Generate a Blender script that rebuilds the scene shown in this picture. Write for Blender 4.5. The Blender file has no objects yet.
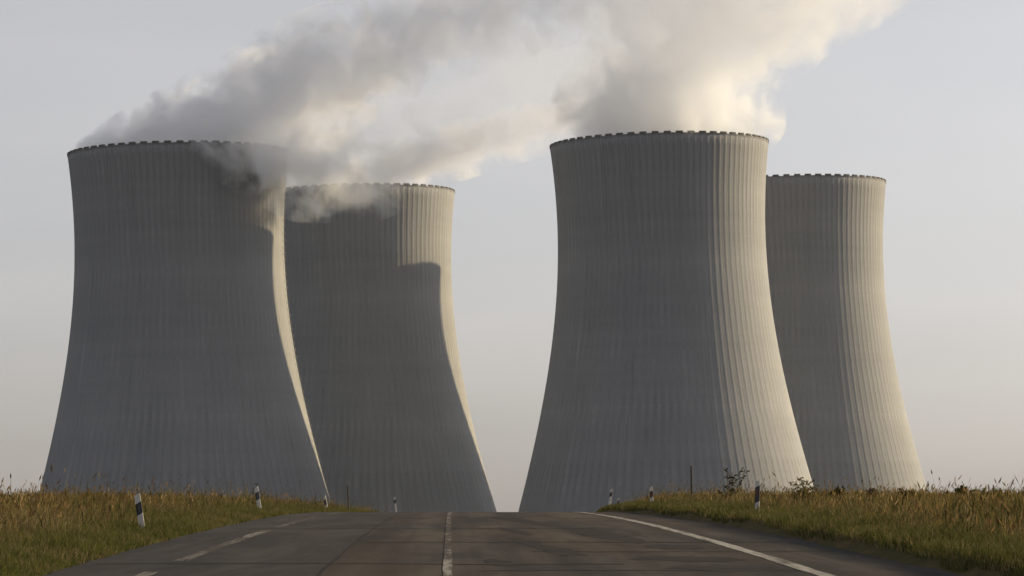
import bpy, bmesh, math, random
import numpy as np
from mathutils import Vector, Matrix

random.seed(7)
RNG = np.random.default_rng(11)
SC = bpy.context.scene
COL = SC.collection
W, H, F = 1024, 576, 3300.0          # picture size and focal length in pixels
CZ = 15.5                            # eye height above the plain the towers stand on

# ------------------------------------------------------------------ camera
PITCH = math.atan(227.0 / F)         # eye level falls on row 515
ROLL = math.radians(1.3)
cam_d = bpy.data.cameras.new("camera")
cam = bpy.data.objects.new("camera", cam_d)
COL.objects.link(cam)
cam_d.sensor_width = 36.0
cam_d.lens = F / W * 36.0
cam_d.clip_start = 0.5
cam_d.clip_end = 60000.0
D_ = Vector((0, math.cos(PITCH), math.sin(PITCH)))
R0 = Vector((1, 0, 0))
U0 = R0.cross(D_)
R_ = R0 * math.cos(ROLL) - U0 * math.sin(ROLL)
U_ = R_.cross(D_)
M = Matrix((R_, U_, -D_)).transposed().to_4x4()
M.translation = Vector((0, 0, CZ))
cam.matrix_world = M
SC.camera = cam

# ------------------------------------------------------------------ light
SUN_EL = math.radians(13.6)
SUN_AZ = math.radians(66.0)          # from +Y towards +X
sun_dir = Vector((math.sin(SUN_AZ) * math.cos(SUN_EL), math.cos(SUN_AZ) * math.cos(SUN_EL), math.sin(SUN_EL)))

world = bpy.data.worlds.new("World")
SC.world = world
world.use_nodes = True
wn, wl = world.node_tree.nodes, world.node_tree.links
wn.clear()
sky = wn.new("ShaderNodeTexSky")
sky.sky_type = 'NISHITA'
sky.sun_disc = False
sky.sun_elevation = SUN_EL
sky.sun_rotation = SUN_AZ
sky.altitude = 500
sky.air_density = 0.65
sky.dust_density = 3.6
sky.ozone_density = 1.0
hs = wn.new("ShaderNodeHueSaturation")
hs.inputs['Saturation'].default_value = 0.31
bg = wn.new("ShaderNodeBackground")
bg.inputs['Strength'].default_value = 0.088
wo = wn.new("ShaderNodeOutputWorld")
wl.new(sky.outputs[0], hs.inputs['Color'])
veil = wn.new("ShaderNodeMix")       # thin even high cloud over the whole sky
veil.data_type = 'RGBA'
veil.blend_type = 'ADD'
veil.inputs[0].default_value = 1.0
wtc = wn.new("ShaderNodeTexCoord")
wmp = wn.new("ShaderNodeMapping")
wmp.inputs['Scale'].default_value = (2.2, 2.2, 13.0)
wnz = wn.new("ShaderNodeTexNoise")
wnz.inputs['Scale'].default_value = 1.7
wnz.inputs['Detail'].default_value = 4.0
wrp = wn.new("ShaderNodeValToRGB")
wrp.color_ramp.elements[0].position = 0.30
wrp.color_ramp.elements[0].color = (1.10, 0.98, 0.98, 1)
wrp.color_ramp.elements[1].position = 0.70
wrp.color_ramp.elements[1].color = (1.62, 1.42, 1.34, 1)
wl.new(wtc.outputs['Generated'], wmp.inputs['Vector'])
wl.new(wmp.outputs[0], wnz.inputs['Vector'])
wl.new(wnz.outputs['Fac'], wrp.inputs[0])
wl.new(wrp.outputs[0], veil.inputs[7])
wl.new(hs.outputs[0], veil.inputs[6])
wl.new(veil.outputs[2], bg.inputs['Color'])
wl.new(bg.outputs[0], wo.inputs['Surface'])

sun_l = bpy.data.lights.new("sun", 'SUN')
sun_l.energy = 5.0
sun_l.angle = math.radians(0.6)
sun_l.color = (1.0, 0.77, 0.44)
sun_o = bpy.data.objects.new("sun", sun_l)
COL.objects.link(sun_o)
sun_o.rotation_euler = sun_dir.to_track_quat('Z', 'Y').to_euler()
sun_o.location = (300, 100, 300)

SC.view_settings.view_transform = 'Standard'
SC.view_settings.look = 'None'
SC.view_settings.exposure = 0.53
SC.view_settings.gamma = 1.0
SC.view_settings.use_curve_mapping = False
SC.render.engine = 'CYCLES'
SC.cycles.volume_bounces = 4
SC.cycles.max_bounces = 6
SC.cycles.diffuse_bounces = 3
SC.cycles.volume_step_rate = 1.0
SC.cycles.volume_max_steps = 256
SC.cycles.use_denoising = True
SC.cycles.use_adaptive_sampling = True
SC.cycles.adaptive_threshold = 0.025


# ------------------------------------------------------------------ helpers
def ray(px, py):
    return (D_ * F + R_ * (px - W / 2) + U_ * (H / 2 - py))


def at(px, py, Y):
    """point on the pixel's ray at depth Y"""
    r = ray(px, py)
    return Vector((0, 0, CZ)) + r * (Y / r.y)


def tag(o, label=None, cat=None, group=None, kind=None):
    for k, v in (('label', label), ('category', cat), ('group', group), ('kind', kind)):
        if v:
            o[k] = v
    return o


def mesh_obj(name, verts, faces, mat=None, parent=None, smooth=False):
    me = bpy.data.meshes.new(name)
    me.from_pydata([tuple(v) for v in verts], [], faces)
    if smooth:
        me.polygons.foreach_set('use_smooth', [True] * len(me.polygons))
    me.update()
    if mat:
        me.materials.append(mat)
    o = bpy.data.objects.new(name, me)
    COL.objects.link(o)
    if parent:
        o.parent = parent
    return o


def link_copy(name, me, parent):
    o = bpy.data.objects.new(name, me)
    COL.objects.link(o)
    o.parent = parent
    return o


def bm_obj(name, bm, mat=None, parent=None, smooth=False):
    me = bpy.data.meshes.new(name)
    bm.to_mesh(me)
    bm.free()
    if smooth:
        me.polygons.foreach_set('use_smooth', [True] * len(me.polygons))
    if mat:
        me.materials.append(mat)
    o = bpy.data.objects.new(name, me)
    COL.objects.link(o)
    if parent:
        o.parent = parent
    return o


def empty(name, loc=(0, 0, 0), rz=0.0):
    o = bpy.data.objects.new(name, None)
    COL.objects.link(o)
    o.location = loc
    o.rotation_euler = (0, 0, rz)
    return o


def bm_box(bm, cx, cy, cz, sx, sy, sz):
    r = bmesh.ops.create_cube(bm, size=1.0)
    for v in r['verts']:
        v.co = Vector((v.co.x * sx + cx, v.co.y * sy + cy, v.co.z * sz + cz))
    return r['verts']


def bm_tube(bm, p0, p1, r0, r1, n=6):
    p0, p1 = Vector(p0), Vector(p1)
    d = (p1 - p0).normalized()
    a = d.orthogonal().normalized()
    b = d.cross(a)
    ring = []
    for p, r in ((p0, r0), (p1, r1)):
        ring.append([bm.verts.new(p + (a * math.cos(t) + b * math.sin(t)) * r)
                     for t in [2 * math.pi * k / n for k in range(n)]])
    for k in range(n):
        bm.faces.new((ring[0][k], ring[0][(k + 1) % n], ring[1][(k + 1) % n], ring[1][k]))
    bm.faces.new(ring[0][::-1])
    bm.faces.new(ring[1])


class NT:
    """small helper for node trees"""
    def __init__(self, name):
        self.mat = bpy.data.materials.new(name)
        self.mat.use_nodes = True
        self.n = self.mat.node_tree.nodes
        self.l = self.mat.node_tree.links
        self.n.clear()
        self.out = self.n.new("ShaderNodeOutputMaterial")

    def set(self, sock, v):
        if isinstance(v, bpy.types.NodeSocket):
            self.l.new(v, sock)
        else:
            sock.default_value = v

    def m(self, op, a, b=None, c=None, clamp=False):
        n = self.n.new("ShaderNodeMath")
        n.operation = op
        n.use_clamp = clamp
        self.set(n.inputs[0], a)
        if b is not None:
            self.set(n.inputs[1], b)
        if c is not None:
            self.set(n.inputs[2], c)
        return n.outputs[0]

    def coord(self, out='Object'):
        return self.n.new("ShaderNodeTexCoord").outputs[out]

    def sep(self, v):
        n = self.n.new("ShaderNodeSeparateXYZ")
        self.l.new(v, n.inputs[0])
        return n.outputs

    def comb(self, x, y, z):
        n = self.n.new("ShaderNodeCombineXYZ")
        for i, v in enumerate((x, y, z)):
            self.set(n.inputs[i], v)
        return n.outputs[0]

    def noise(self, vec, scale, detail=4.0, rough=0.55, dist=0.0):
        n = self.n.new("ShaderNodeTexNoise")
        self.l.new(vec, n.inputs['Vector'])
        n.inputs['Scale'].default_value = scale
        n.inputs['Detail'].default_value = detail
        n.inputs['Roughness'].default_value = rough
        n.inputs['Distortion'].default_value = dist
        return n.outputs['Fac']

    def ramp(self, fac, stops, mode='LINEAR'):
        n = self.n.new("ShaderNodeValToRGB")
        n.color_ramp.interpolation = mode
        while len(n.color_ramp.elements) < len(stops):
            n.color_ramp.elements.new(0.5)
        for e, (p, c) in zip(n.color_ramp.elements, stops):
            e.position = p
            e.color = (*c, 1.0) if len(c) == 3 else c
        self.l.new(fac, n.inputs[0])
        return n.outputs[0]

    def rng(self, v, a, b, c=0.0, d=1.0, smooth=False):
        n = self.n.new("ShaderNodeMapRange")
        n.interpolation_type = 'SMOOTHSTEP' if smooth else 'LINEAR'
        self.set(n.inputs[0], v)
        for i, x in enumerate((a, b, c, d)):
            n.inputs[i + 1].default_value = x
        return n.outputs[0]

    def mix(self, fac, a, b, blend='MIX'):
        n = self.n.new("ShaderNodeMix")
        n.data_type = 'RGBA'
        n.blend_type = blend
        self.set(n.inputs[0], fac)
        self.set(n.inputs[6], a if not isinstance(a, tuple) else (*a[:3], 1.0))
        self.set(n.inputs[7], b if not isinstance(b, tuple) else (*b[:3], 1.0))
        return n.outputs[2]

    def principled(self, col, rough=0.85, spec=0.3, normal=None):
        p = self.n.new("ShaderNodeBsdfPrincipled")
        self.set(p.inputs['Base Color'], col if not isinstance(col, tuple) else (*col[:3], 1.0))
        self.set(p.inputs['Roughness'], rough)
        self.set(p.inputs['Specular IOR Level'], spec)
        if normal is not None:
            self.l.new(normal, p.inputs['Normal'])
        self.l.new(p.outputs[0], self.out.inputs['Surface'])
        return p

    def bump(self, h, strength=0.3, dist=0.1):
        b = self.n.new("ShaderNodeBump")
        b.inputs['Strength'].default_value = strength
        b.inputs['Distance'].default_value = dist
        self.l.new(h, b.inputs['Height'])
        return b.outputs[0]


# ------------------------------------------------------------------ materials
def mat_concrete():
    t = NT("weathered_concrete")
    co = t.coord('Object')
    x, y, z = t.sep(co)
    ang = t.m('ARCTAN2', y, x)
    info = t.n.new("ShaderNodeObjectInfo").outputs['Random']
    # stains run down the shell: noise stretched along the height
    v1 = t.comb(t.m('MULTIPLY', ang, 26.0), t.m('MULTIPLY', z, 0.045), 0.0)
    n1 = t.noise(v1, 1.0, 5.0, 0.6)
    v2 = t.comb(t.m('MULTIPLY', ang, 9.0), t.m('MULTIPLY', z, 0.03), 3.0)
    n2 = t.noise(v2, 1.0, 4.0, 0.55)
    n3 = t.noise(co, 0.05, 5.0, 0.6)
    n4 = t.noise(co, 1.6, 3.0, 0.6)
    # lift rings
    ring = t.noise(t.comb(t.m('MULTIPLY', ang, 3.0), t.m('MULTIPLY', z, 0.55), 9.0), 1.0, 2.0, 0.6)
    lift = t.noise(t.comb(t.m('MULTIPLY', ang, 0.8), t.m('MULTIPLY', z, 0.11), 15.0), 1.0, 5.0, 0.7)
    s = t.m('ADD', t.m('MULTIPLY', n1, 0.50), t.m('MULTIPLY', n2, 0.6))
    s = t.m('ADD', s, t.m('MULTIPLY', n3, 0.9))
    s = t.m('ADD', s, t.m('MULTIPLY', ring, 0.35))
    s = t.m('ADD', s, t.m('MULTIPLY', n4, 0.25))
    s = t.m('ADD', s, t.m('MULTIPLY', lift, 0.55))
    s = t.m('DIVIDE', s, 3.15)
    col = t.ramp(s, [(0.34, (0.146, 0.155, 0.168)), (0.46, (0.210, 0.220, 0.235)), (0.55, (0.238, 0.248, 0.262)), (0.68, (0.305, 0.314, 0.325))])
    # water stains: long dark runs, most of them starting at the rim
    run = t.noise(t.comb(t.m('MULTIPLY', ang, 38.0), t.m('MULTIPLY', z, 0.012), 21.0), 1.0, 3.0, 0.6)
    reach = t.rng(t.noise(t.comb(t.m('MULTIPLY', ang, 7.0), 0.0, 31.0), 1.0, 3.0), 0.3, 0.7, 60.0, 150.0)
    top = t.m('MULTIPLY', t.rng(t.m('SUBTRACT', z, reach), 0.0, 45.0), 0.34)
    st = t.m('MULTIPLY', t.rng(run, 0.50, 0.66), t.m('ADD', top, 0.18))
    pale = t.m('MULTIPLY', t.rng(t.noise(t.comb(t.m('MULTIPLY', ang, 13.0), t.m('MULTIPLY', z, 0.16), 40.0), 1.0, 3.0, 0.7), 0.60, 0.72), 0.22)
    col = t.mix(st, col, (0.105, 0.108, 0.112))
    col = t.mix(pale, col, (0.36, 0.36, 0.355))
    t.principled(col, 0.9, 0.15, t.bump(t.noise(co, 0.7, 4.0), 0.25, 0.25))
    return t.mat


def mat_plain(name, col, rough=0.7, spec=0.3, var=0.25, scale=6.0):
    t = NT(name)
    co = t.coord('Object')
    n = t.noise(co, scale, 4.0, 0.6)
    c0 = tuple(c * (1 - var) for c in col)
    c1 = tuple(min(1, c * (1 + var)) for c in col)
    t.principled(t.ramp(n, [(0.3, c0), (0.7, c1)]), rough, spec)
    return t.mat


def mat_asphalt():
    t = NT("worn_asphalt")
    co = t.coord('Object')
    x, y, z = t.sep(co)
    fine = t.noise(co, 30.0, 3.0, 0.7)
    blot = t.noise(t.comb(t.m('MULTIPLY', x, 0.75), t.m('MULTIPLY', y, 0.085), 0.0), 1.0, 5.0, 0.65, 0.6)
    lane = t.noise(t.comb(t.m('ADD', t.m('MULTIPLY', x, 0.9), t.m('MULTIPLY', y, 0.0167)), t.m('MULTIPLY', y, 0.012), 4.0), 1.0, 3.0, 0.6)
    warm = t.noise(t.comb(t.m('MULTIPLY', x, 0.28), t.m('MULTIPLY', y, 0.05), 7.0), 1.0, 4.0, 0.6)
    s = t.m('ADD', t.m('MULTIPLY', blot, 0.5), t.m('MULTIPLY', lane, 0.5))
    base = t.ramp(s, [(0.40, (0.020, 0.0195, 0.020)), (0.49, (0.034, 0.032, 0.031)), (0.60, (0.062, 0.056, 0.051))])
    base = t.mix(t.rng(warm, 0.46, 0.62, 0.0, 0.42), base, t.mix(0.5, base, (0.105, 0.068, 0.042)))
    # the left lane was resurfaced later: greyer mix left of the paving seam
    off = t.m('ADD', x, t.m('MULTIPLY', y, 0.0200))
    off = t.m('ADD', off, t.rng(t.noise(t.comb(0.0, t.m('MULTIPLY', y, 0.2), 2.0), 1.0, 3.0), 0.3, 0.7, -0.12, 0.12))
    base = t.mix(t.rng(off, -1.85, -1.70, 0.75, 0.0), base, t.mix(t.rng(blot, 0.4, 0.6), (0.027, 0.0275, 0.0295), (0.044, 0.044, 0.046)))
    col = t.mix(t.rng(fine, 0.35, 0.65, 0.0, 0.35), base, t.mix(0.55, base, (0.02, 0.02, 0.02)))
    t.principled(col, 0.95, 0.06, t.bump(t.noise(co, 45.0, 3.0, 0.7), 0.4, 0.012))
    return t.mat


def mat_paint():
    t = NT("worn_road_paint")
    co = t.coord('Object')
    x, y, z = t.sep(co)
    n = t.noise(t.comb(t.m('MULTIPLY', x, 7.0), t.m('MULTIPLY', y, 0.55), 0.0), 1.0, 5.0, 0.7)
    n2 = t.noise(t.comb(t.m('MULTIPLY', x, 1.2), t.m('MULTIPLY', y, 0.11), 5.0), 1.0, 3.0, 0.6)
    att = t.n.new("ShaderNodeAttribute")
    att.attribute_name = "wear"
    f = t.m('ADD', t.m('ADD', t.m('MULTIPLY', n, 0.7), t.m('MULTIPLY', n2, 0.5)), t.m('MULTIPLY', att.outputs['Fac'], -0.35))
    col = t.mix(t.rng(f, 0.38, 0.66), (0.045, 0.041, 0.038), (0.27, 0.265, 0.25))
    t.principled(col, 0.95, 0.06)
    return t.mat


def mat_soil():
    t = NT("grassy_soil")
    co = t.coord('Object')
    n = t.noise(co, 0.35, 6.0, 0.65)
    n2 = t.noise(co, 6.0, 4.0, 0.7)
    c = t.ramp(n, [(0.35, (0.050, 0.052, 0.018)), (0.5, (0.075, 0.062, 0.026)), (0.65, (0.105, 0.078, 0.036))])
    c = t.mix(t.rng(n2, 0.4, 0.6, 0.0, 0.6), c, (0.030, 0.027, 0.013))
    t.principled(c, 1.0, 0.05, t.bump(n2, 0.6, 0.08))
    return t.mat


def mat_leaf(name, rough=0.8):
    """vegetation: per-blade colour plus light shining through"""
    t = NT(name)
    a = t.n.new("ShaderNodeAttribute")
    a.attribute_name = "tint"
    d = t.n.new("ShaderNodeBsdfDiffuse")
    tr = t.n.new("ShaderNodeBsdfTranslucent")
    t.l.new(a.outputs['Color'], d.inputs['Color'])
    t.l.new(a.outputs['Color'], tr.inputs['Color'])
    mx = t.n.new("ShaderNodeMixShader")
    mx.inputs[0].default_value = 0.35
    t.l.new(d.outputs[0], mx.inputs[1])
    t.l.new(tr.outputs[0], mx.inputs[2])
    t.l.new(mx.outputs[0], t.out.inputs['Surface'])
    return t.mat


MAT = {
    'concrete': mat_concrete(),
    'parapet': mat_plain("dark_concrete", (0.105, 0.103, 0.100), 0.9, 0.15, 0.3, 0.5),  # rim blocks, a darker tone than the shell
    'asphalt': mat_asphalt(),
    'patch': mat_plain("bitumen_patch", (0.025, 0.0238, 0.0235), 1.0, 0.04, 0.35, 1.0),
    'paint': mat_paint(),
    'soil': mat_soil(),
    'grass': mat_leaf("grass_blades"),
    'weed': mat_leaf("weed_leaves"),
    'white': mat_plain("white_plastic", (0.46, 0.45, 0.43), 0.6, 0.3, 0.15, 5.0),
    'black': mat_plain("black_plastic", (0.018, 0.018, 0.02), 0.45, 0.4, 0.2, 5.0),
    'amber': mat_plain("amber_reflector", (0.10, 0.025, 0.012), 0.25, 0.6, 0.15, 40.0),
    'silver': mat_plain("silver_reflector", (0.07, 0.07, 0.075), 0.25, 0.6, 0.15, 40.0),
    'wood': mat_plain("old_wood", (0.070, 0.058, 0.046), 0.9, 0.1, 0.4, 9.0),
    'steel': mat_plain("galvanised_steel", (0.20, 0.195, 0.18), 0.6, 0.3, 0.2, 2.0),
}

# ------------------------------------------------------------------ terrain
def sstep(a, b, x):
    t = np.clip((x - a) / (b - a), 0, 1)
    return t * t * (3 - 2 * t)


def axis_x(Y):
    """x of the road's centre line"""
    Y = np.asarray(Y, float)
    e = np.clip(Y - 110, 0, 190)
    far = np.maximum(Y - 300, 0)
    return -0.04 - 0.0200 * np.minimum(Y, 300) + 2.2e-4 * e * e + far * 0.0651


LEFT_LINE, RIGHT_LINE = -4.12, 5.06
LEFT_EDGE, RIGHT_EDGE = -5.55, 6.90


def grade(X, Y):
    """road surface, without verges"""
    Y = np.asarray(Y, float)
    X = np.asarray(X, float)
    p = 0.1 - 8.5e-5 * (150 - Y) ** 2
    lin = 0.1 - 8.5e-5 * 176.0 ** 2 - 0.03 * (Y - 326)
    z = np.where(Y < 326, p, lin)
    z = np.where(Y < 0, 0.1 - 8.5e-5 * 150 ** 2 + 0.012 * Y, z)
    z = np.maximum(z, -15.5)
    tilt = -0.0227 * np.clip(X, -25, 25) * (1 - sstep(180, 350, Y)) * sstep(-120, 0, Y)
    return z + tilt + CZ


def terrain(X, Y):
    X = np.asarray(X, float)
    Y = np.asarray(Y, float)
    ax = axis_x(Y)
    dr = X - (ax + RIGHT_EDGE)
    dl = (ax + LEFT_EDGE) - X
    inside = -np.maximum(dr, dl)
    fade = (1 - sstep(250, 420, Y)) * sstep(-60, 0, Y)
    z = grade(X, Y)
    z = z + fade * (0.26 * sstep(0.0, 0.35, dr) + 0.22 * sstep(1.0, 8.0, dr) + 0.20 * sstep(0.5, 3.0, dr) * sstep(140, 190, Y))
    z = z + fade * (0.10 * sstep(0.0, 0.5, dl) + 0.30 * sstep(1.0, 8.0, dl) + 0.04 * sstep(0.5, 2.0, dl) * sstep(125, 165, Y))
    off = np.clip(np.maximum(dr, dl), 0, 3) / 3
    z = z + off * fade * 0.05 * (np.sin(X * 1.3 + 0.4 * Y) + np.sin(Y * 0.7 - 0.8 * X) + np.sin(0.23 * Y + X * 0.5))
    z = z - 0.18 * sstep(0.05, 0.6, inside)
    return z


def make_ground():
    xs = np.concatenate([-np.geomspace(12000, 32, 22), np.arange(-30, 30.1, 0.4), np.geomspace(32, 12000, 22)])
    ys = np.concatenate([np.linspace(-300, 20, 20), np.arange(24, 262, 0.8), np.geomspace(265, 16000, 46)])
    X, Y = np.meshgrid(xs, ys)
    Z = terrain(X, Y)
    ny, nx = X.shape
    verts = np.stack([X, Y, Z], -1).reshape(-1, 3)
    idx = np.arange(nx * ny).reshape(ny, nx)
    f = np.stack([idx[:-1, :-1], idx[:-1, 1:], idx[1:, 1:], idx[1:, :-1]], -1).reshape(-1, 4)
    o = mesh_obj("ground", verts, f.tolist(), MAT['soil'], smooth=True)
    tag(o, "grassy soil ground rolling away under the verges and towers", kind="structure")
    return o


def ribbon(name, y0, y1, a, b, dz, mat, parent=None, step=1.0, jitter=0.0, wear=0.0):
    """strip along the road between offsets a and b from the centre line"""
    n = max(2, int((y1 - y0) / step) + 1)
    ys = np.linspace(y0, y1, n)
    na = max(2, int(abs(b - a) / 1.3) + 1)
    offs = np.linspace(a, b, na)
    verts, faces = [], []
    for i, yy in enumerate(ys):
        for j, o in enumerate(offs):
            jx = jitter * (math.sin(yy * 1.7 + j) + math.sin(yy * 0.61 + 2 * j)) if j in (0, na - 1) else 0.0
            X = float(axis_x(yy)) + o + jx
            verts.append((X, yy, float(grade(X, yy)) + dz))
    for i in range(n - 1):
        for j in range(na - 1):
            k = i * na + j
            faces.append((k, k + 1, k + na + 1, k + na))
    ob = mesh_obj(name, verts, faces, mat, parent, smooth=True)
    if mat == MAT['paint']:
        at_ = ob.data.attributes.new("wear", 'FLOAT', 'POINT')
        at_.data.foreach_set('value', np.full(len(verts), wear))
    return ob


def make_road():
    road = ribbon("road", -60, 640, LEFT_EDGE, RIGHT_EDGE, 0.03, MAT['asphalt'], None, 0.5, 0.06)
    tag(road, "worn grey asphalt road climbing to a crest before the towers", kind="structure")
    PZ = 0.036
    ribbon("edge_line", -40, 300, RIGHT_LINE - 0.12, RIGHT_LINE + 0.12, PZ, MAT['paint'], road, 1.0, 0.01, 0.05)
    for (y0, y1, w) in ((-40, 10, 0), (16, 45.9, 0.35), (50.8, 74.5, 0.55), (79, 104, 0.60), (110, 150, 0.60)):
        ribbon("edge_line", y0, y1, LEFT_LINE - 0.11, LEFT_LINE + 0.11, PZ, MAT['paint'], road, 1.0, 0.01, w)
    for (y0, y1, w) in ((-40, -31, 0.2), (-22, -13, 0.2), (-4, 5, 0.2), (14, 23, .2), (32, 57.5, 0.40), (58.5, 82, 0.62), (84, 104, 0.55), (107, 150, 0.42)):
        ribbon("centre_line", y0, y1, -0.09, 0.04, PZ, MAT['paint'], road, 0.8, 0.006, w)
    # sealed cracks running across and patches
    for (yc, a, b, wd, sd) in ((49.5, LEFT_EDGE + .3, 2.6, 0.30, 1), (62.5, -1.6, 6.4, 0.34, 2), (56.0, 1.4, RIGHT_EDGE - .4, 0.22, 6), (77, LEFT_EDGE + .5, 3.4, 0.40, 3), (97, -3.2, 5.6, 0.5, 4), (46.3, 0.4, 5.0, 0.18, 5)):
        n = 22
        verts, faces = [], []
        rr = random.Random(sd)
        wob = 0.0
        for i in range(n + 1):
            o = a + (b - a) * i / n
            wob += rr.uniform(-0.16, 0.16)
            X = float(axis_x(yc)) + o
            hw = wd * rr.uniform(0.25, 0.6)
            for s in (-1, 1):
                yy = yc + wob + s * hw
                verts.append((X, yy, float(grade(X, yy)) + 0.0345))
        for i in range(n):
            k = 2 * i
            faces.append((k, k + 2, k + 3, k + 1))
        mesh_obj("crack_seal", verts, faces, MAT['patch'], road)
    ribbon("paving_seam", -40, 180, -1.80, -1.74, 0.0342, MAT['patch'], road, 1.0, 0.008)
    for (yc, xc, ry, rx, sd) in ((47.5, 3.9, 1.6, 0.8, 8), (70, 3.2, 8.0, 0.5, 9), (57.0, 1.85, 3.8, 0.34, 1), (63, 1.45, 4.0, 0.22, 2), (92, 2.0, 14.0, 0.40, 3), (50.0, 0.75, 1.7, 0.25, 4), (74, 1.45, 5, 0.2, 12), (52, 3.7, 1.6, 0.9, 13), (59, 4.0, 2.0, 0.6, 14)):
        rr = random.Random(sd)
        n = 26
        verts = []
        for k in range(n):
            th = 2 * math.pi * k / n
            q = rr.uniform(0.72, 1.12)
            yy = yc + ry * math.sin(th) * q
            X = float(axis_x(yy)) + xc + rx * math.cos(th) * q + 0.05 * (yc - yy)
            verts.append((X, yy, float(grade(X, yy)) + 0.0335))
        mesh_obj("asphalt_patch", verts, [tuple(range(n))], MAT['patch'], road)
    return road


# ------------------------------------------------------------------ cooling towers
TOP_Z = CZ + 138.6
THROAT_Z, R_THROAT, B_HYP = CZ + 105.0, 39.2, 100.0


def shell_r(z):
    return R_THROAT * math.sqrt(1 + ((z - THROAT_Z) / B_HYP) ** 2)


N_RIB, N_PAR = 100, 58


def tower_meshes():
    nz, na = 64, 176
    zs = [-0.6 + (TOP_Z + 0.6) * (i / nz) for i in range(nz + 1)]
    verts, faces = [], []
    prof = [(shell_r(z), z) for z in zs] + [(shell_r(z) - 1.2, z) for z in reversed(zs[1:])]
    for r, z in prof:
        for k in range(na):
            t = 2 * math.pi * k / na
            verts.append((r * math.cos(t), r * math.sin(t), z))
    for i in range(len(prof) - 1):
        for k in range(na):
            a, b = i * na + k, i * na + (k + 1) % na
            faces.append((a, b, b + na, a + na))
    shell = bpy.data.meshes.new("shell")
    shell.from_pydata(verts, [], faces)
    shell.polygons.foreach_set('use_smooth', [abs((i // na) - nz) > 0 for i in range(len(faces))])
    shell.materials.append(MAT['concrete'])
    # rib: a raised fin running the full height
    verts, faces = [], []
    zr = [-0.5 + (TOP_Z - 0.6 + 0.5) * (i / 44) for i in range(45)]
    for z in zr:
        r = shell_r(z)
        for dx, dy in ((-0.05, -0.95), (0.040, -0.42), (0.075, 0.0), (0.040, 0.42), (-0.05, 0.95)):
            verts.append((r + dx, dy, z))
    for i in range(len(zr) - 1):
        for k in range(4):
            a = i * 5 + k
            faces.append((a, a + 1, a + 6, a + 5))
    faces.append(tuple(len(verts) - 5 + k for k in range(5)))
    rib = bpy.data.meshes.new("rib")
    rib.from_pydata(verts, [], faces)
    rib.polygons.foreach_set('use_smooth', [True] * (len(faces) - 1) + [False])
    rib.materials.append(MAT['concrete'])
    # rim ledge
    rt = shell_r(TOP_Z)
    prof = [(rt - 1.25, TOP_Z - 0.5), (rt + 0.06, TOP_Z - 0.5), (rt + 0.08, TOP_Z + 0.10), (rt - 1.25, TOP_Z + 0.10)]
    verts, faces = [], []
    for r, z in prof:
        for k in range(na):
            t = 2 * math.pi * k / na
            verts.append((r * math.cos(t), r * math.sin(t), z))
    for i in range(4):
        for k in range(na):
            a, b = i * na + k, i * na + (k + 1) % na
            j = (i + 1) % 4
            faces.append((a, b, j * na + (k + 1) % na, j * na + k))
    rim = bpy.data.meshes.new("rim_ledge")
    rim.from_pydata(verts, [], faces)
    rim.materials.append(MAT['concrete'])
    # parapet block, slightly curved in plan
    verts, faces = [], []
    half = 2 * math.pi / N_PAR * 0.28
    for i in range(4):
        t = -half + 2 * half * i / 3
        for r, z in ((rt - 0.75, TOP_Z + 0.08), (rt + 0.22, TOP_Z - 0.12), (rt + 0.22, TOP_Z + 0.72), (rt - 0.7, TOP_Z + 0.72)):
            verts.append((r * math.cos(t), r * math.sin(t), z))
    for i in range(3):
        for k in range(4):
            a, b = i * 4 + k, i * 4 + (k + 1) % 4
            faces.append((a, b, b + 4, a + 4))
    faces += [(0, 1, 2, 3), (15, 14, 13, 12)]
    par = bpy.data.meshes.new("parapet_block")
    par.from_pydata(verts, [], faces)
    par.materials.append(MAT['parapet'])
    return shell, rib, rim, par


TM = tower_meshes()


def make_tower(px, py, Y, label, rot, ladder=None):
    p = at(px, py, Y)
    root = empty("cooling_tower", (p.x, Y, 0.0), rot)
    tag(root, label, "cooling tower", "concrete cooling towers")
    link_copy("shell", TM[0], root)
    for k in range(N_RIB):
        link_copy("rib", TM[1], root).rotation_euler = (0, 0, 2 * math.pi * k / N_RIB)
    link_copy("rim_ledge", TM[2], root)
    for k in range(N_PAR):
        link_copy("parapet_block", TM[3], root).rotation_euler = (0, 0, 2 * math.pi * (k + .5) / N_PAR)
    if ladder is not None:
        bm = bmesh.new()
        zs = [6 + 2.6 * i for i in range(int((TOP_Z - 6) / 2.6))]
        prev = None
        for z in zs:
            r = shell_r(z)
            if prev:
                for s in (-0.3, 0.3):
                    bm_tube(bm, (prev[0] + .55, s, prev[1]), (r + .55, s, z), .05, .05, 4)
            prev = (r, z)
        o = bm_obj("ladder", bm, MAT['steel'], root)
        o.rotation_euler = (0, 0, ladder - rot)
        for z in zs[::1]:
            bm = bmesh.new()
            r = shell_r(z)
            bm_box(bm, r + .50, 0, z, .75, .8, .08)
            bm_box(bm, r + .86, 0, z + .40, .05, .8, .5)
            h = bm_obj("platform", bm, MAT['steel'], o)
    return Vector((p.x, Y, 0))


# ------------------------------------------------------------------ steam
def curve_node(t, fac, pts, lo, hi):
    n = t.n.new("ShaderNodeFloatCurve")
    c = n.mapping.curves[0]
    n.mapping.extend = 'HORIZONTAL'
    pts = sorted(pts)
    for k, (x, v) in enumerate(pts):
        vv = (v - lo) / (hi - lo)
        if k < 2:
            p = c.points[k] if k == 0 else c.points[1]
            p.location = (x, vv)
        else:
            p = c.points.new(x, vv)
    for p in c.points:
        p.handle_type = 'AUTO_CLAMPED'
    n.mapping.update()
    n.inputs['Factor'].default_value = 1.0
    t.l.new(fac, n.inputs['Value'])
    return t.m('MULTIPLY_ADD', n.outputs[0], hi - lo, lo)


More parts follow.
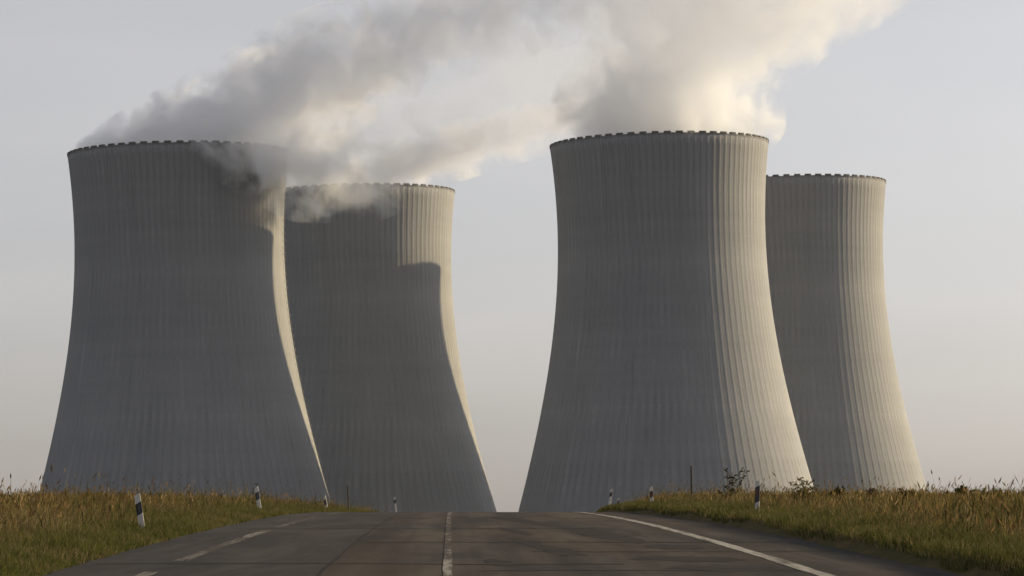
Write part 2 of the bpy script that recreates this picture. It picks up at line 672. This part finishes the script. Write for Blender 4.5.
def steam(name, label, rows, along, dens, nscale, amp, soft, seed, bias=0.55, step=0.2, stretch=(1, 1, 1), hull=1.12, col=(0.925, 0.952, 1.0), power=1.0, dcol=None, aniso=0.0):
    """rows: (param, c1, c2, r1, r2); along 'x': c1,c2 = y,z; along 'z': c1,c2 = x,y."""
    rows = sorted(rows)
    t = NT(name + "_vapour")
    co = t.coord('Object')
    x, y, z = t.sep(co)
    p0, p1 = rows[0][0], rows[-1][0]
    if along == 'x':
        s, a, b = x, y, z
    else:
        s, a, b = z, x, y
    u = t.rng(s, p0, p1)
    us = [(r[0] - p0) / (p1 - p0) for r in rows]
    vals = []
    for k in range(1, 5):
        v = [r[k] for r in rows]
        lo, hi = min(v) - 1.0, max(v) + 1.0
        vals.append(curve_node(t, u, list(zip(us, v)), lo, hi))
    c1, c2, r1, r2 = vals
    da = t.m('DIVIDE', t.m('SUBTRACT', a, c1), r1)
    db = t.m('DIVIDE', t.m('SUBTRACT', b, c2), r2)
    rho = t.m('SQRT', t.m('ADD', t.m('MULTIPLY', da, da), t.m('MULTIPLY', db, db)))
    mp = t.n.new("ShaderNodeMapping")
    mp.inputs['Location'].default_value = (seed * 13.7, seed * 7.1, seed * 3.3)
    mp.inputs['Scale'].default_value = stretch
    t.l.new(co, mp.inputs['Vector'])
    n = t.noise(mp.outputs[0], nscale, 5.0, 0.62, 0.5)
    e = t.m('ADD', t.m('SUBTRACT', 1.0, rho), t.m('MULTIPLY', t.m('SUBTRACT', n, bias), amp))
    d = t.rng(e, 0.0, soft, 0.0, 1.0, True)
    if power != 1.0:
        d = t.m('POWER', d, power)
    if dcol:
        d = t.m('MULTIPLY', d, curve_node(t, u, list(zip(us, dcol)), 0.0, 1.0))
    d = t.m('MULTIPLY', d, dens)
    pv = t.n.new("ShaderNodeVolumePrincipled")
    pv.inputs['Color'].default_value = (*col, 1)  # steam is white; the bluish tint paints in the cool skylight
    pv.inputs['Anisotropy'].default_value = aniso
    t.l.new(d, pv.inputs['Density'])
    t.l.new(pv.outputs[0], t.out.inputs['Volume'])
    t.mat.cycles.volume_step_rate = step
    # hull mesh round the plume, following the same table
    na = 28
    ns = 40
    verts, faces = [], []
    for i in range(ns + 1):
        q = p0 + (p1 - p0) * i / ns
        g = [np.interp(q, [r[0] for r in rows], [r[k] for r in rows]) for k in range(1, 5)]
        for k in range(na):
            th = 2 * math.pi * k / na
            ca, cb = g[0] + g[2] * hull * math.cos(th), g[1] + g[3] * hull * math.sin(th)
            verts.append((q, ca, cb) if along == 'x' else (ca, cb, q))
    for i in range(ns):
        for k in range(na):
            aa, bb = i * na + k, i * na + (k + 1) % na
            faces.append((aa, bb, bb + na, aa + na))
    faces.append(tuple(range(na))[::-1])
    faces.append(tuple(ns * na + k for k in range(na)))
    o = mesh_obj(name, verts, faces, t.mat)
    bm = bmesh.new()
    bm.from_mesh(o.data)
    bmesh.ops.recalc_face_normals(bm, faces=bm.faces)
    bm.to_mesh(o.data)
    bm.free()
    tag(o, label, "steam", "steam drifting off the cooling towers", "stuff")
    return o


# ------------------------------------------------------------------ grass
def blades(name, label, P, hgt, wid, lean, tint, head=None, seed=1):
    """P (n,3) roots; hgt, wid (n); lean (n,2); tint (n,3); head: bool (n) with a seed head"""
    rng = np.random.default_rng(seed)
    n = len(P)
    az = rng.uniform(0, 2 * np.pi, n)
    # turn most blades broadside on to the road so they read
    side = np.stack([np.cos(az), np.sin(az) * 0.6, np.zeros(n)], -1) * (wid * 0.5)[:, None]
    L = np.concatenate([lean, np.zeros((n, 1))], 1) * hgt[:, None]
    up = np.stack([np.zeros(n), np.zeros(n), hgt], -1)
    v0, v1 = P - side, P + side
    mid = P + up * 0.55 + L * 0.28
    v2, v3 = mid - side * 0.75, mid + side * 0.75
    tip = P + up * 0.97 + L
    V = np.stack([v0, v1, v2, v3, tip], 1).reshape(-1, 3)
    b = (np.arange(n) * 5)[:, None]
    quads = b + np.array([0, 1, 3, 2])
    tris = b + np.array([2, 3, 4])
    T = np.repeat(tint, 5, axis=0)
    nq, ntri = n, n
    if head is not None and head.any():
        hi = np.where(head)[0]
        m = len(hi)
        hw = rng.uniform(0.010, 0.024, m)
        hl = rng.uniform(0.09, 0.20, m)
        dirv = (up[hi] * 0.42 + L[hi] * 0.72)
        dirv /= np.linalg.norm(dirv, axis=1)[:, None]
        s2 = np.stack([np.cos(az[hi] + 1), np.sin(az[hi] + 1) * 0.6, np.zeros(m)], -1) * hw[:, None]
        a0 = tip[hi] - dirv * hl[:, None] * 0.5
        a1 = tip[hi] + dirv * hl[:, None] * 0.6
        am = tip[hi]
        HV = np.stack([a0, am + s2, a1, am - s2], 1).reshape(-1, 3)
        hb = len(V) + (np.arange(m) * 4)[:, None]
        quads = np.concatenate([quads, hb + np.array([0, 1, 2, 3])])
        V = np.concatenate([V, HV])
        T = np.concatenate([T, np.repeat(tint[hi] * np.array([1.15, 1.0, 0.9]), 4, axis=0)])
    me = bpy.data.meshes.new(name)
    me.vertices.add(len(V))
    me.vertices.foreach_set('co', V.astype(np.float32).ravel())
    loops = np.concatenate([quads.ravel(), tris.ravel()])
    me.loops.add(len(loops))
    me.loops.foreach_set('vertex_index', loops.astype(np.int32))
    npoly = len(quads) + len(tris)
    me.polygons.add(npoly)
    st = np.concatenate([np.arange(len(quads)) * 4, len(quads) * 4 + np.arange(len(tris)) * 3])
    me.polygons.foreach_set('loop_start', st.astype(np.int32))
    me.update(calc_edges=True)
    a = me.color_attributes.new("tint", 'FLOAT_COLOR', 'POINT')
    a.data.foreach_set('color', np.concatenate([T, np.ones((len(T), 1))], 1).astype(np.float32).ravel())
    me.materials.append(MAT['grass'])
    o = bpy.data.objects.new(name, me)
    COL.objects.link(o)
    tag(o, label, "grass", None, "stuff")
    return o


def vnoise(X, Y, s, seed):
    """smooth value noise"""
    r = np.random.default_rng(seed).random((64, 64))
    x, y = X / s, Y / s
    xi, yi = np.floor(x).astype(int), np.floor(y).astype(int)
    fx, fy = x - xi, y - yi
    fx, fy = fx * fx * (3 - 2 * fx), fy * fy * (3 - 2 * fy)
    g = lambda i, j: r[(xi + i) % 64, (yi + j) % 64]
    return (g(0, 0) * (1 - fx) + g(1, 0) * fx) * (1 - fy) + (g(0, 1) * (1 - fx) + g(1, 1) * fx) * fy


def scatter(side, n, seed):
    """roots on one verge; returns X, Y, distance from the asphalt"""
    rng = np.random.default_rng(seed)
    Y = 38 + (250 - 38) * rng.random(n) ** 1.55
    lim = (1160 - 512) / F * Y if side > 0 else (512 + 140) / F * Y
    ax = axis_x(Y)
    edge = ax + RIGHT_EDGE if side > 0 else -(ax + LEFT_EDGE)
    span = lim - edge
    ok = span > 0.1
    Y, edge, span = Y[ok], edge[ok], span[ok]
    # keep areal density even: accept in proportion to the span
    keep = rng.random(len(Y)) < span / span.max()
    Y, edge, span = Y[keep], edge[keep], span[keep]
    d = span * rng.random(len(Y))
    X = (edge + d) * side
    return X, Y, d


def make_grass(side):
    word = "right" if side > 0 else "left"
    # --- short green verge beside the asphalt
    rng = np.random.default_rng(20 + side)
    n = 90000
    Y = 38 + (240 - 38) * rng.random(n) ** 1.8
    wv = 2.2 if side > 0 else 2.4
    d = wv * rng.random(n) ** 1.25 - 0.06
    ax = axis_x(Y)
    X = ax + RIGHT_EDGE + d if side > 0 else ax + LEFT_EDGE - d
    lim = (np.abs(X) < (512 + 150) / F * Y) & (d > (0.13 if side > 0 else -0.1) * (0.4 + 1.2 * vnoise(X, Y, 1.3, 44)))
    X, Y, d = X[lim], Y[lim], d[lim]
    n = len(X)
    cl = vnoise(X, Y, 0.5, 3) * 0.6 + 0.8 * vnoise(X, Y, 2.1, 4)
    h = (0.07 + 0.16 * rng.random(n) * (0.4 + cl)) * (0.75 + 0.7 * np.clip(d / wv, 0, 1))
    g1, g2, g3 = np.array([0.058, 0.069, 0.019]), np.array([0.100, 0.098, 0.032]), np.array([0.165, 0.130, 0.068])
    q = np.clip(vnoise(X, Y, 2.2, 5) * 0.7 + rng.random(n) * 0.5 - 0.1, 0, 1)[:, None]
    T = g1 * (1 - q) + g2 * q
    dry = rng.random(n) < 0.12 + 0.30 * sstep(.5, .75, vnoise(X, Y, 1.5, 51))
    dk = rng.random(n) < 0.5 * sstep(.5, .75, vnoise(X, Y, 1.1, 52))
    T[dk] *= 0.5
    T[dry] = g3
    T *= rng.uniform(0.7, 1.25, (n, 1))
    P = np.stack([X, Y, terrain(X, Y) - 0.02], -1)
    blades("short_grass", f"short green grass edging the asphalt on the {word} verge", P, h, np.full(n, 0.013) * (0.6 + Y / 110), rng.normal(0, 0.35, (n, 2)), T, None, 31 + side)
    # --- tall dry grass behind it
    X, Y, d = scatter(side, 420000 if side > 0 else 420000, 40 + side)
    n = len(X)
    rng = np.random.default_rng(60 + side)
    start = (0.2 if side > 0 else 0.5) + 1.5 * vnoise(X, Y, 1.7, 9) * vnoise(X, Y, 6.0, 8) * 2.0
    grow = sstep(0, 1.5, d - start)
    keep = (rng.random(n) < 0.22 + 0.78 * grow) & (d > 0.35)
    X, Y, d, grow = X[keep], Y[keep], d[keep], grow[keep]
    n = len(X)
    cl = vnoise(X, Y, 0.8, 12)
    cl1 = vnoise(X, Y, 2.3, 18)
    cl2 = vnoise(X, Y, 6.5, 13)
    h = (0.12 + grow * (0.02 + 0.17 * cl + 0.20 * cl1 + 0.16 * cl2)) * rng.uniform(0.6, 1.2, n)
    # the bank is mown lower away from the road, rank growth stands nearer the verge
    h *= 1.0 - 0.36 * sstep(3.5, 7.5, d) if side > 0 else 1.0 + 0.42 * (1 - sstep(2.5, 4.5, d)) - 0.34 * sstep(4.0, 6.5, d)
    tall = rng.random(n) < 0.045 * grow * (0.3 + 1.4 * cl1)
    h[tall] *= rng.uniform(1.2, 2.0, tall.sum())
    pal = np.array([[0.098, 0.092, 0.032], [0.122, 0.096, 0.042], [0.155, 0.122, 0.060], [0.265, 0.215, 0.120], [0.112, 0.072, 0.040], [0.042, 0.042, 0.018]])
    v = vnoise(X, Y, 1.9, 15) * 0.7 + 0.3 * vnoise(X, Y, 0.6, 16)
    v2 = vnoise(X, Y, 1.4, 25) * 0.6 + 0.4 * vnoise(X, Y, 5.0, 26)
    red = 1.0 if side < 0 else 0.45
    wts = np.stack([0.35 + 1.6 * (1 - grow) + 1.7 * sstep(.45, .6, 1 - v), 0.8 + 0 * v, 0.2 + 1.3 * grow * sstep(.45, .6, v), 0.18 + 0.7 * grow * sstep(.5, .7, v2),
                    (0.15 + 1.5 * sstep(.55, .7, v)) * red * grow, 0.30 + 1.6 * sstep(.55, .7, 1 - v2)], 1)
    cs = np.cumsum(wts, 1)
    k = np.clip((rng.random((n, 1)) * cs[:, -1:] > cs).sum(1), 0, 5)
    T = pal[k] * rng.uniform(0.65, 1.35, (n, 1))
    wide = np.where((k == 5) | (k == 0), rng.choice([1.0, 1.0, 2.6], n), 1.0)
    P = np.stack([X, Y, terrain(X, Y) - 0.03], -1)
    head = (rng.random(n) < 0.22 * grow) | tall
    lean = rng.normal(0, 0.26, (n, 2)) + np.array([0.10, 0.0])
    blades("dry_grass", f"tall dry brown grass and seed heads covering the {word} bank", P, h, 0.011 * wide * (0.6 + Y / 110), lean, T, head, 71 + side)


# ------------------------------------------------------------------ roadside things
def tilt_root(name, X, Y, rx, ry, rz, sink=0.0):
    o = empty(name, (X, Y, float(terrain(X, Y)) - sink))
    o.rotation_euler = (rx, ry, rz)
    return o


def make_post(X, Y, h, rx, ry, rz, label, refl, b0=0.42, b1=0.17):
    """white delineator: hollow three-sided post with bevelled top, slanted black band and reflector"""
    root = tilt_root("delineator_post", X, Y, rx, ry, rz, 0.0)
    tag(root, label, "delineator post", "delineator posts along the road")
    # plan outline (rounded triangle, flat face to the traffic at -y)
    plan = [(-0.060, -0.040), (0.060, -0.040), (0.066, -0.026), (0.024, 0.060), (0.0, 0.070), (-0.024, 0.060), (-0.066, -0.026)]

    def prism(name, z0, z1, grow, mat, parent, slope=0.0, slope0=0.0):
        verts, faces = [], []
        n = len(plan)
        for zi, sl in ((z0, slope0), (z1, slope)):
            for (x, y) in plan:
                verts.append((x * grow, y * grow, zi + sl * x * grow))
        for k in range(n):
            faces.append((k, (k + 1) % n, n + (k + 1) % n, n + k))
        faces.append(tuple(range(n))[::-1])
        faces.append(tuple(range(n, 2 * n)))
        return mesh_obj(name, verts, faces, mat, parent)
    prism("post_body", -0.15, h, 1.0, MAT['white'], root, 0.45)
    band = prism("black_band", h - b0, h - b1, 1.035, MAT['black'], root, 0.45, 0.45)
    bm = bmesh.new()
    bm_box(bm, 0, -0.0435, h - 0.295, 0.05, 0.010, 0.17)
    bmesh.ops.bevel(bm, geom=bm.edges[:], offset=0.004, segments=1)
    bm_obj("reflector", bm, MAT[refl], band)
    return root


def make_stake(X, Y, h, r, lean, label):
    root = tilt_root("marker_stake", X, Y, 0, lean, 0.3)
    tag(root, label, "stake")
    bm = bmesh.new()
    bm_tube(bm, (0, 0, -0.2), (0.01, 0, h * 0.5), r, r * 0.92, 7)
    bm_tube(bm, (0.01, 0, h * 0.5), (0.0, 0.01, h), r * 0.92, r * 0.8, 7)
    bm_obj("pole", bm, MAT['wood'], root)
    bm = bmesh.new()
    bm_tube(bm, (0, 0.01, h - 0.02), (0, 0.01, h + 0.05), r * 1.25, r * 0.5, 7)
    bm_obj("cap", bm, MAT['wood'], root)


def make_weed(X, Y, h, kind, seed, label, tint, spread=0.35, lean=0.1, stems=0):
    """tall roadside weed: branching stem, leaves, flower or seed heads"""
    rr = random.Random(seed)
    root = tilt_root("tall_weed", X, Y, 0, 0, 0)
    tag(root, label, "weed", "weeds standing above the grass")
    stem = bmesh.new()
    V, Fc = [], []

    def leaf(p, d, l, w):
        d = Vector(d).normalized()
        s = d.cross(Vector((rr.uniform(-1, 1), rr.uniform(-1, 1), rr.uniform(-.3, 1)))).normalized() * w
        b = len(V)
        n_ = d.cross(s).normalized() * w * 0.4
        V.extend([p, p + d * l * 0.45 + s + n_, p + d * l, p + d * l * 0.45 - s + n_])
        Fc.append((b, b + 1, b + 2, b + 3))
    tips = []
    for k in range(stems or (rr.randint(2, 4) if kind != 'single' else 1)):
        p = Vector((rr.uniform(-.08, .08), rr.uniform(-.08, .08), -0.05))
        d = Vector((rr.uniform(-.25, .25) + lean, rr.uniform(-.2, .2), 1)).normalized()
        hh = h * rr.uniform(0.75, 1.0)
        m = 6
        for i in range(m):
            q = p + d * hh / m
            stem_r = 0.011 * (1 - i / (m + 2))
            bm_tube(stem, p, q, stem_r, stem_r * 0.85, 4)
            if i >= 1:
                for _ in range(2):
                    a = rr.uniform(0, 6.28)
                    bd = Vector((math.cos(a), math.sin(a) * .7, rr.uniform(.3, .9))).normalized()
                    bl = spread * h * rr.uniform(0.3, 0.75) * (1 - i / (m + 3))
                    e = q + bd * bl
                    bm_tube(stem, q, e, 0.006, 0.003, 3)
                    if kind == 'umbel':
                        tips.append(e)
                    for _j in range({'leafy': 7, 'branch': 4}.get(kind, 2)):
                        f = rr.uniform(0.2, 1.0)
                        leaf(q + bd * bl * f, bd + Vector((rr.uniform(-.8, .8), rr.uniform(-.8, .8), rr.uniform(-.5, .5))), rr.uniform(.06, .14), rr.uniform(.016, .036))
            p = q
            d = (d + Vector((rr.uniform(-.12, .15), rr.uniform(-.1, .1), 0))).normalized()
        tips.append(p)
    for e in tips:
        if kind == 'umbel':
            for _ in range(14):
                a = rr.uniform(0, 6.28)
                ln = rr.uniform(0.01, 0.07)
                leaf(e + Vector((math.cos(a) * ln, math.sin(a) * ln, rr.uniform(-.005, .03))), (math.cos(a), math.sin(a), .5), .03, .012)
        else:
            for _ in range(9):
                leaf(e - Vector((0, 0, rr.uniform(0, .15))), (rr.uniform(-1, 1), rr.uniform(-1, 1), rr.uniform(0, 1)), .06, .014)
    bm_obj("stem", stem, MAT['wood'], root)
    o = mesh_obj("leaves", V, Fc, MAT['weed'], root)
    a = o.data.color_attributes.new("tint", 'FLOAT_COLOR', 'POINT')
    cols = np.repeat(np.array(tint)[None] * np.random.default_rng(seed).uniform(.6, 1.3, (len(Fc), 1)), 4, axis=0)
    a.data.foreach_set('color', np.concatenate([cols, np.ones((len(cols), 1))], 1).astype(np.float32).ravel())
    o['kind'] = "stuff"


# ================================================================== build
make_ground()
make_road()

TA = make_tower(178, 150.5, 1240, "large cooling tower at far left with steam over its rim", 0.01, ladder=math.radians(-4))
TC = make_tower(659, 142.5, 1245, "large front cooling tower right of the road, right side sunlit", 0.03)
TB = make_tower(358, 191, 1408, "rear left cooling tower with a round topped shadow on its sunlit side", 0.02)
TD = make_tower(789, 183, 1412, "rear right cooling tower without steam, partly hidden behind the front one", 0.0)
print("towers", TA, TB, TC, TD)

Z0 = CZ
HAZE = 0.8e-5
steam("steam_plume", "thick grey steam plume drifting right off the far left tower",
      [(-163, 1240, Z0 + 140, 10, 4), (-145, 1240, Z0 + 143, 30, 11), (-118, 1240, Z0 + 147, 40, 21), (-90, 1238, Z0 + 156, 42, 28),
       (-70, 1237, Z0 + 164, 40, 27), (-50, 1236, Z0 + 174, 38, 22), (-20, 1236, Z0 + 188, 40, 22), (30, 1240, Z0 + 208, 44, 26), (100, 1250, Z0 + 236, 50, 32)],
      'x', 0.060, 0.058, 3.8, 0.32, 1, bias=0.54, dcol=[1, 1, 1, 1, .8, .65, .4, .25, .15], step=0.2)
steam("steam_plume", "narrow steam band rising right off the rear left tower",
      [(-104, 1408, Z0 + 139, 10, 4), (-80, 1408, Z0 + 141, 34, 9), (-50, 1408, Z0 + 148, 36, 12), (-20, 1406, Z0 + 157, 34, 12),
       (20, 1404, Z0 + 169, 34, 13), (90, 1400, Z0 + 198, 40, 24)],
      'x', 0.060, 0.062, 3.8, 0.42, 2, bias=0.55, dcol=[1, 1, 1, .7, .4, .2], step=0.2)
steam("steam_plume", "broad steam column rising straight off the front right tower",
      [(Z0 + 136, 58, 1245, 38, 38), (Z0 + 142, 58, 1245, 42, 40), (Z0 + 158, 62, 1245, 41, 40), (Z0 + 172, 72, 1246, 46, 42),
       (Z0 + 186, 84, 1248, 58, 46), (Z0 + 205, 100, 1250, 70, 50), (Z0 + 225, 118, 1255, 76, 54)],
      'z', 0.070, 0.052, 3.0, 0.36, 3, bias=0.51, dcol=[1, 1, .8, .5, .35, .3, .25], step=0.2)
steam("steam_wisp", "thin ragged steam spilling from the left rim across the rear tower top",
      [(-116, 1206, Z0 + 139, 12, 8), (-98, 1208, Z0 + 134, 26, 14), (-80, 1216, Z0 + 131, 34, 20), (-58, 1224, Z0 + 130, 36, 20),
       (-35, 1232, Z0 + 136, 34, 18), (0, 1240, Z0 + 150, 30, 14)],
      'x', 0.070, 0.065, 4.4, 0.7, 4, bias=0.55, dcol=[.8, 1, 1, .8, .3, .06], step=0.2)
steam("steam_veil", "faint pale steam veil between the two plumes of the left towers",
      [(-95, 1310, Z0 + 146, 20, 8), (-70, 1310, Z0 + 152, 40, 16), (-30, 1310, Z0 + 162, 50, 22), (10, 1310, Z0 + 174, 50, 28), (70, 1310, Z0 + 195, 50, 34)],
      'x', 0.0045, 0.030, 2.6, 0.9, 6, bias=0.46, step=0.3, hull=1.2)

make_grass(1)
make_grass(-1)

bm = bmesh.new()
bm_box(bm, 0, 7850, 170, 24600, 17400, 345)
hz = NT("thin_haze")
hv = hz.n.new("ShaderNodeVolumePrincipled")
hv.inputs['Color'].default_value = (0.80, 0.86, 0.95, 1)
hv.inputs['Density'].default_value = HAZE
hv.inputs['Anisotropy'].default_value = 0.2
hz.l.new(hv.outputs[0], hz.out.inputs['Volume'])
tag(bm_obj("haze", bm, hz.mat), "thin pale haze filling the air over the plain", "haze", None, "stuff")


def post_at(px_base, px_top, py_top, Y, label, refl, h=None, rx=0.0, rz=0.0, b0=0.42, b1=0.17):
    X = at(px_base, 508, Y).x
    top = at(px_top, py_top, Y)
    g = float(terrain(X, Y))
    hh = h or max(0.7, top.z - g)
    lean = math.atan2(top.x - X, hh)
    make_post(X, Y, hh, rx, lean, rz, label, refl, b0, b1)
    print("post", label[:30], round(X, 2), Y, "height", round(top.z - g, 2))


post_at(142, 136.5, 494.5, 71, "leaning delineator post nearest on the left verge", 'silver', None, 0.05, 0.25)
post_at(260, 256, 487, 111, "second delineator post on the left, before the tall left tower", 'silver', None, 0.0, 0.15)
post_at(327, 324.5, 497, 158, "third delineator post on the left, low in the grass", 'silver', None, 0.0, -0.1)
post_at(396.5, 394.5, 497, 216, "farthest delineator post on the left, beside the crest of the road", 'silver', None, 0.0, 0.1)
post_at(757, 758.5, 481, 87, "nearest delineator post on the right bank, before the sunlit tower", 'amber', None, 0.0, -0.5, 0.56, 0.14)
post_at(652, 651, 487, 135, "second delineator post on the right, at the low end of the bank", 'amber', None, 0.0, 0.1)
post_at(608.8, 611.5, 489, 185, "third delineator post on the right, leaning beside the crest", 'amber', None, 0.0, -0.1)
post_at(618, 618.5, 498, 236, "tiny farthest delineator post on the right beyond the crest", 'amber', None, 0.0, 0.0)


def stake_at(px, py_top, Y, r, lean, label):
    X = at(px, 505, Y).x
    make_stake(X, Y, at(px, py_top, Y).z - float(terrain(X, Y)), r, lean, label)


stake_at(691.5, 467, 132, 0.045, 0.02, "dark wooden stake standing in the grass on the right bank")
stake_at(348.5, 487, 165, 0.04, -0.02, "thin dark stake in the grass left of the crest")


def weed_at(px, py_top, Y, kind, seed, label, tint, spread=0.35, lean=0.05, stems=0):
    X = at(px, 505, Y).x
    make_weed(X, Y, max(.4, at(px, py_top, Y).z - float(terrain(X, Y))), kind, seed, label, tint, spread, lean, stems)


GREEN, OLIVE, BROWN, DARK = (0.045, 0.055, 0.018), (0.075, 0.07, 0.025), (0.10, 0.065, 0.032), (0.035, 0.033, 0.018)
weed_at(724, 467, 112, 'branch', 3, "airy dark leafy weed leaning right in front of the front right tower", DARK, 0.55, 0.42, 5)
weed_at(800, 477, 92, 'umbel', 5, "flat topped umbel weed before the sunlit foot of the front tower", OLIVE, 0.6, 0.12)
weed_at(812, 484, 95, 'umbel', 6, "low umbel weed just right of the tallest umbel weed", OLIVE, 0.5, 0.0)
weed_at(836, 487, 97, 'leafy', 8, "dark leafy weed in the gap between the two right towers", DARK, 0.5, 0.0, 7)
weed_at(875, 486, 94, 'umbel', 9, "small umbel weed before the rear right tower", BROWN, 0.45, 0.0)
weed_at(908, 488, 90, 'leafy', 12, "bushy brown weed at the right foot of the rear right tower", BROWN, 0.5, 0.0, 7)
weed_at(962, 485, 92, 'leafy', 14, "leafy weed on the right skyline against open sky", GREEN, 0.5, -0.05, 6)
weed_at(975, 484, 93, 'umbel', 15, "umbel weed on the right skyline beside the leafy one", OLIVE, 0.5, 0.1)
weed_at(190, 484, 100, 'single', 21, "single straw coloured weed on the left bank before the left tower", (0.16, 0.12, 0.06), 0.3, 0.0)
weed_at(127, 484, 92, 'single', 22, "single dry weed stalk behind the nearest left post", BROWN, 0.3, 0.0)
weed_at(250, 480, 114, 'single', 23, "single dry weed stalk beside the second left post", DARK, 0.25, 0.05)
weed_at(30, 486, 85, 'single', 24, "pale dry weed at the left end against open sky", (0.22, 0.17, 0.10), 0.3, 0.08)
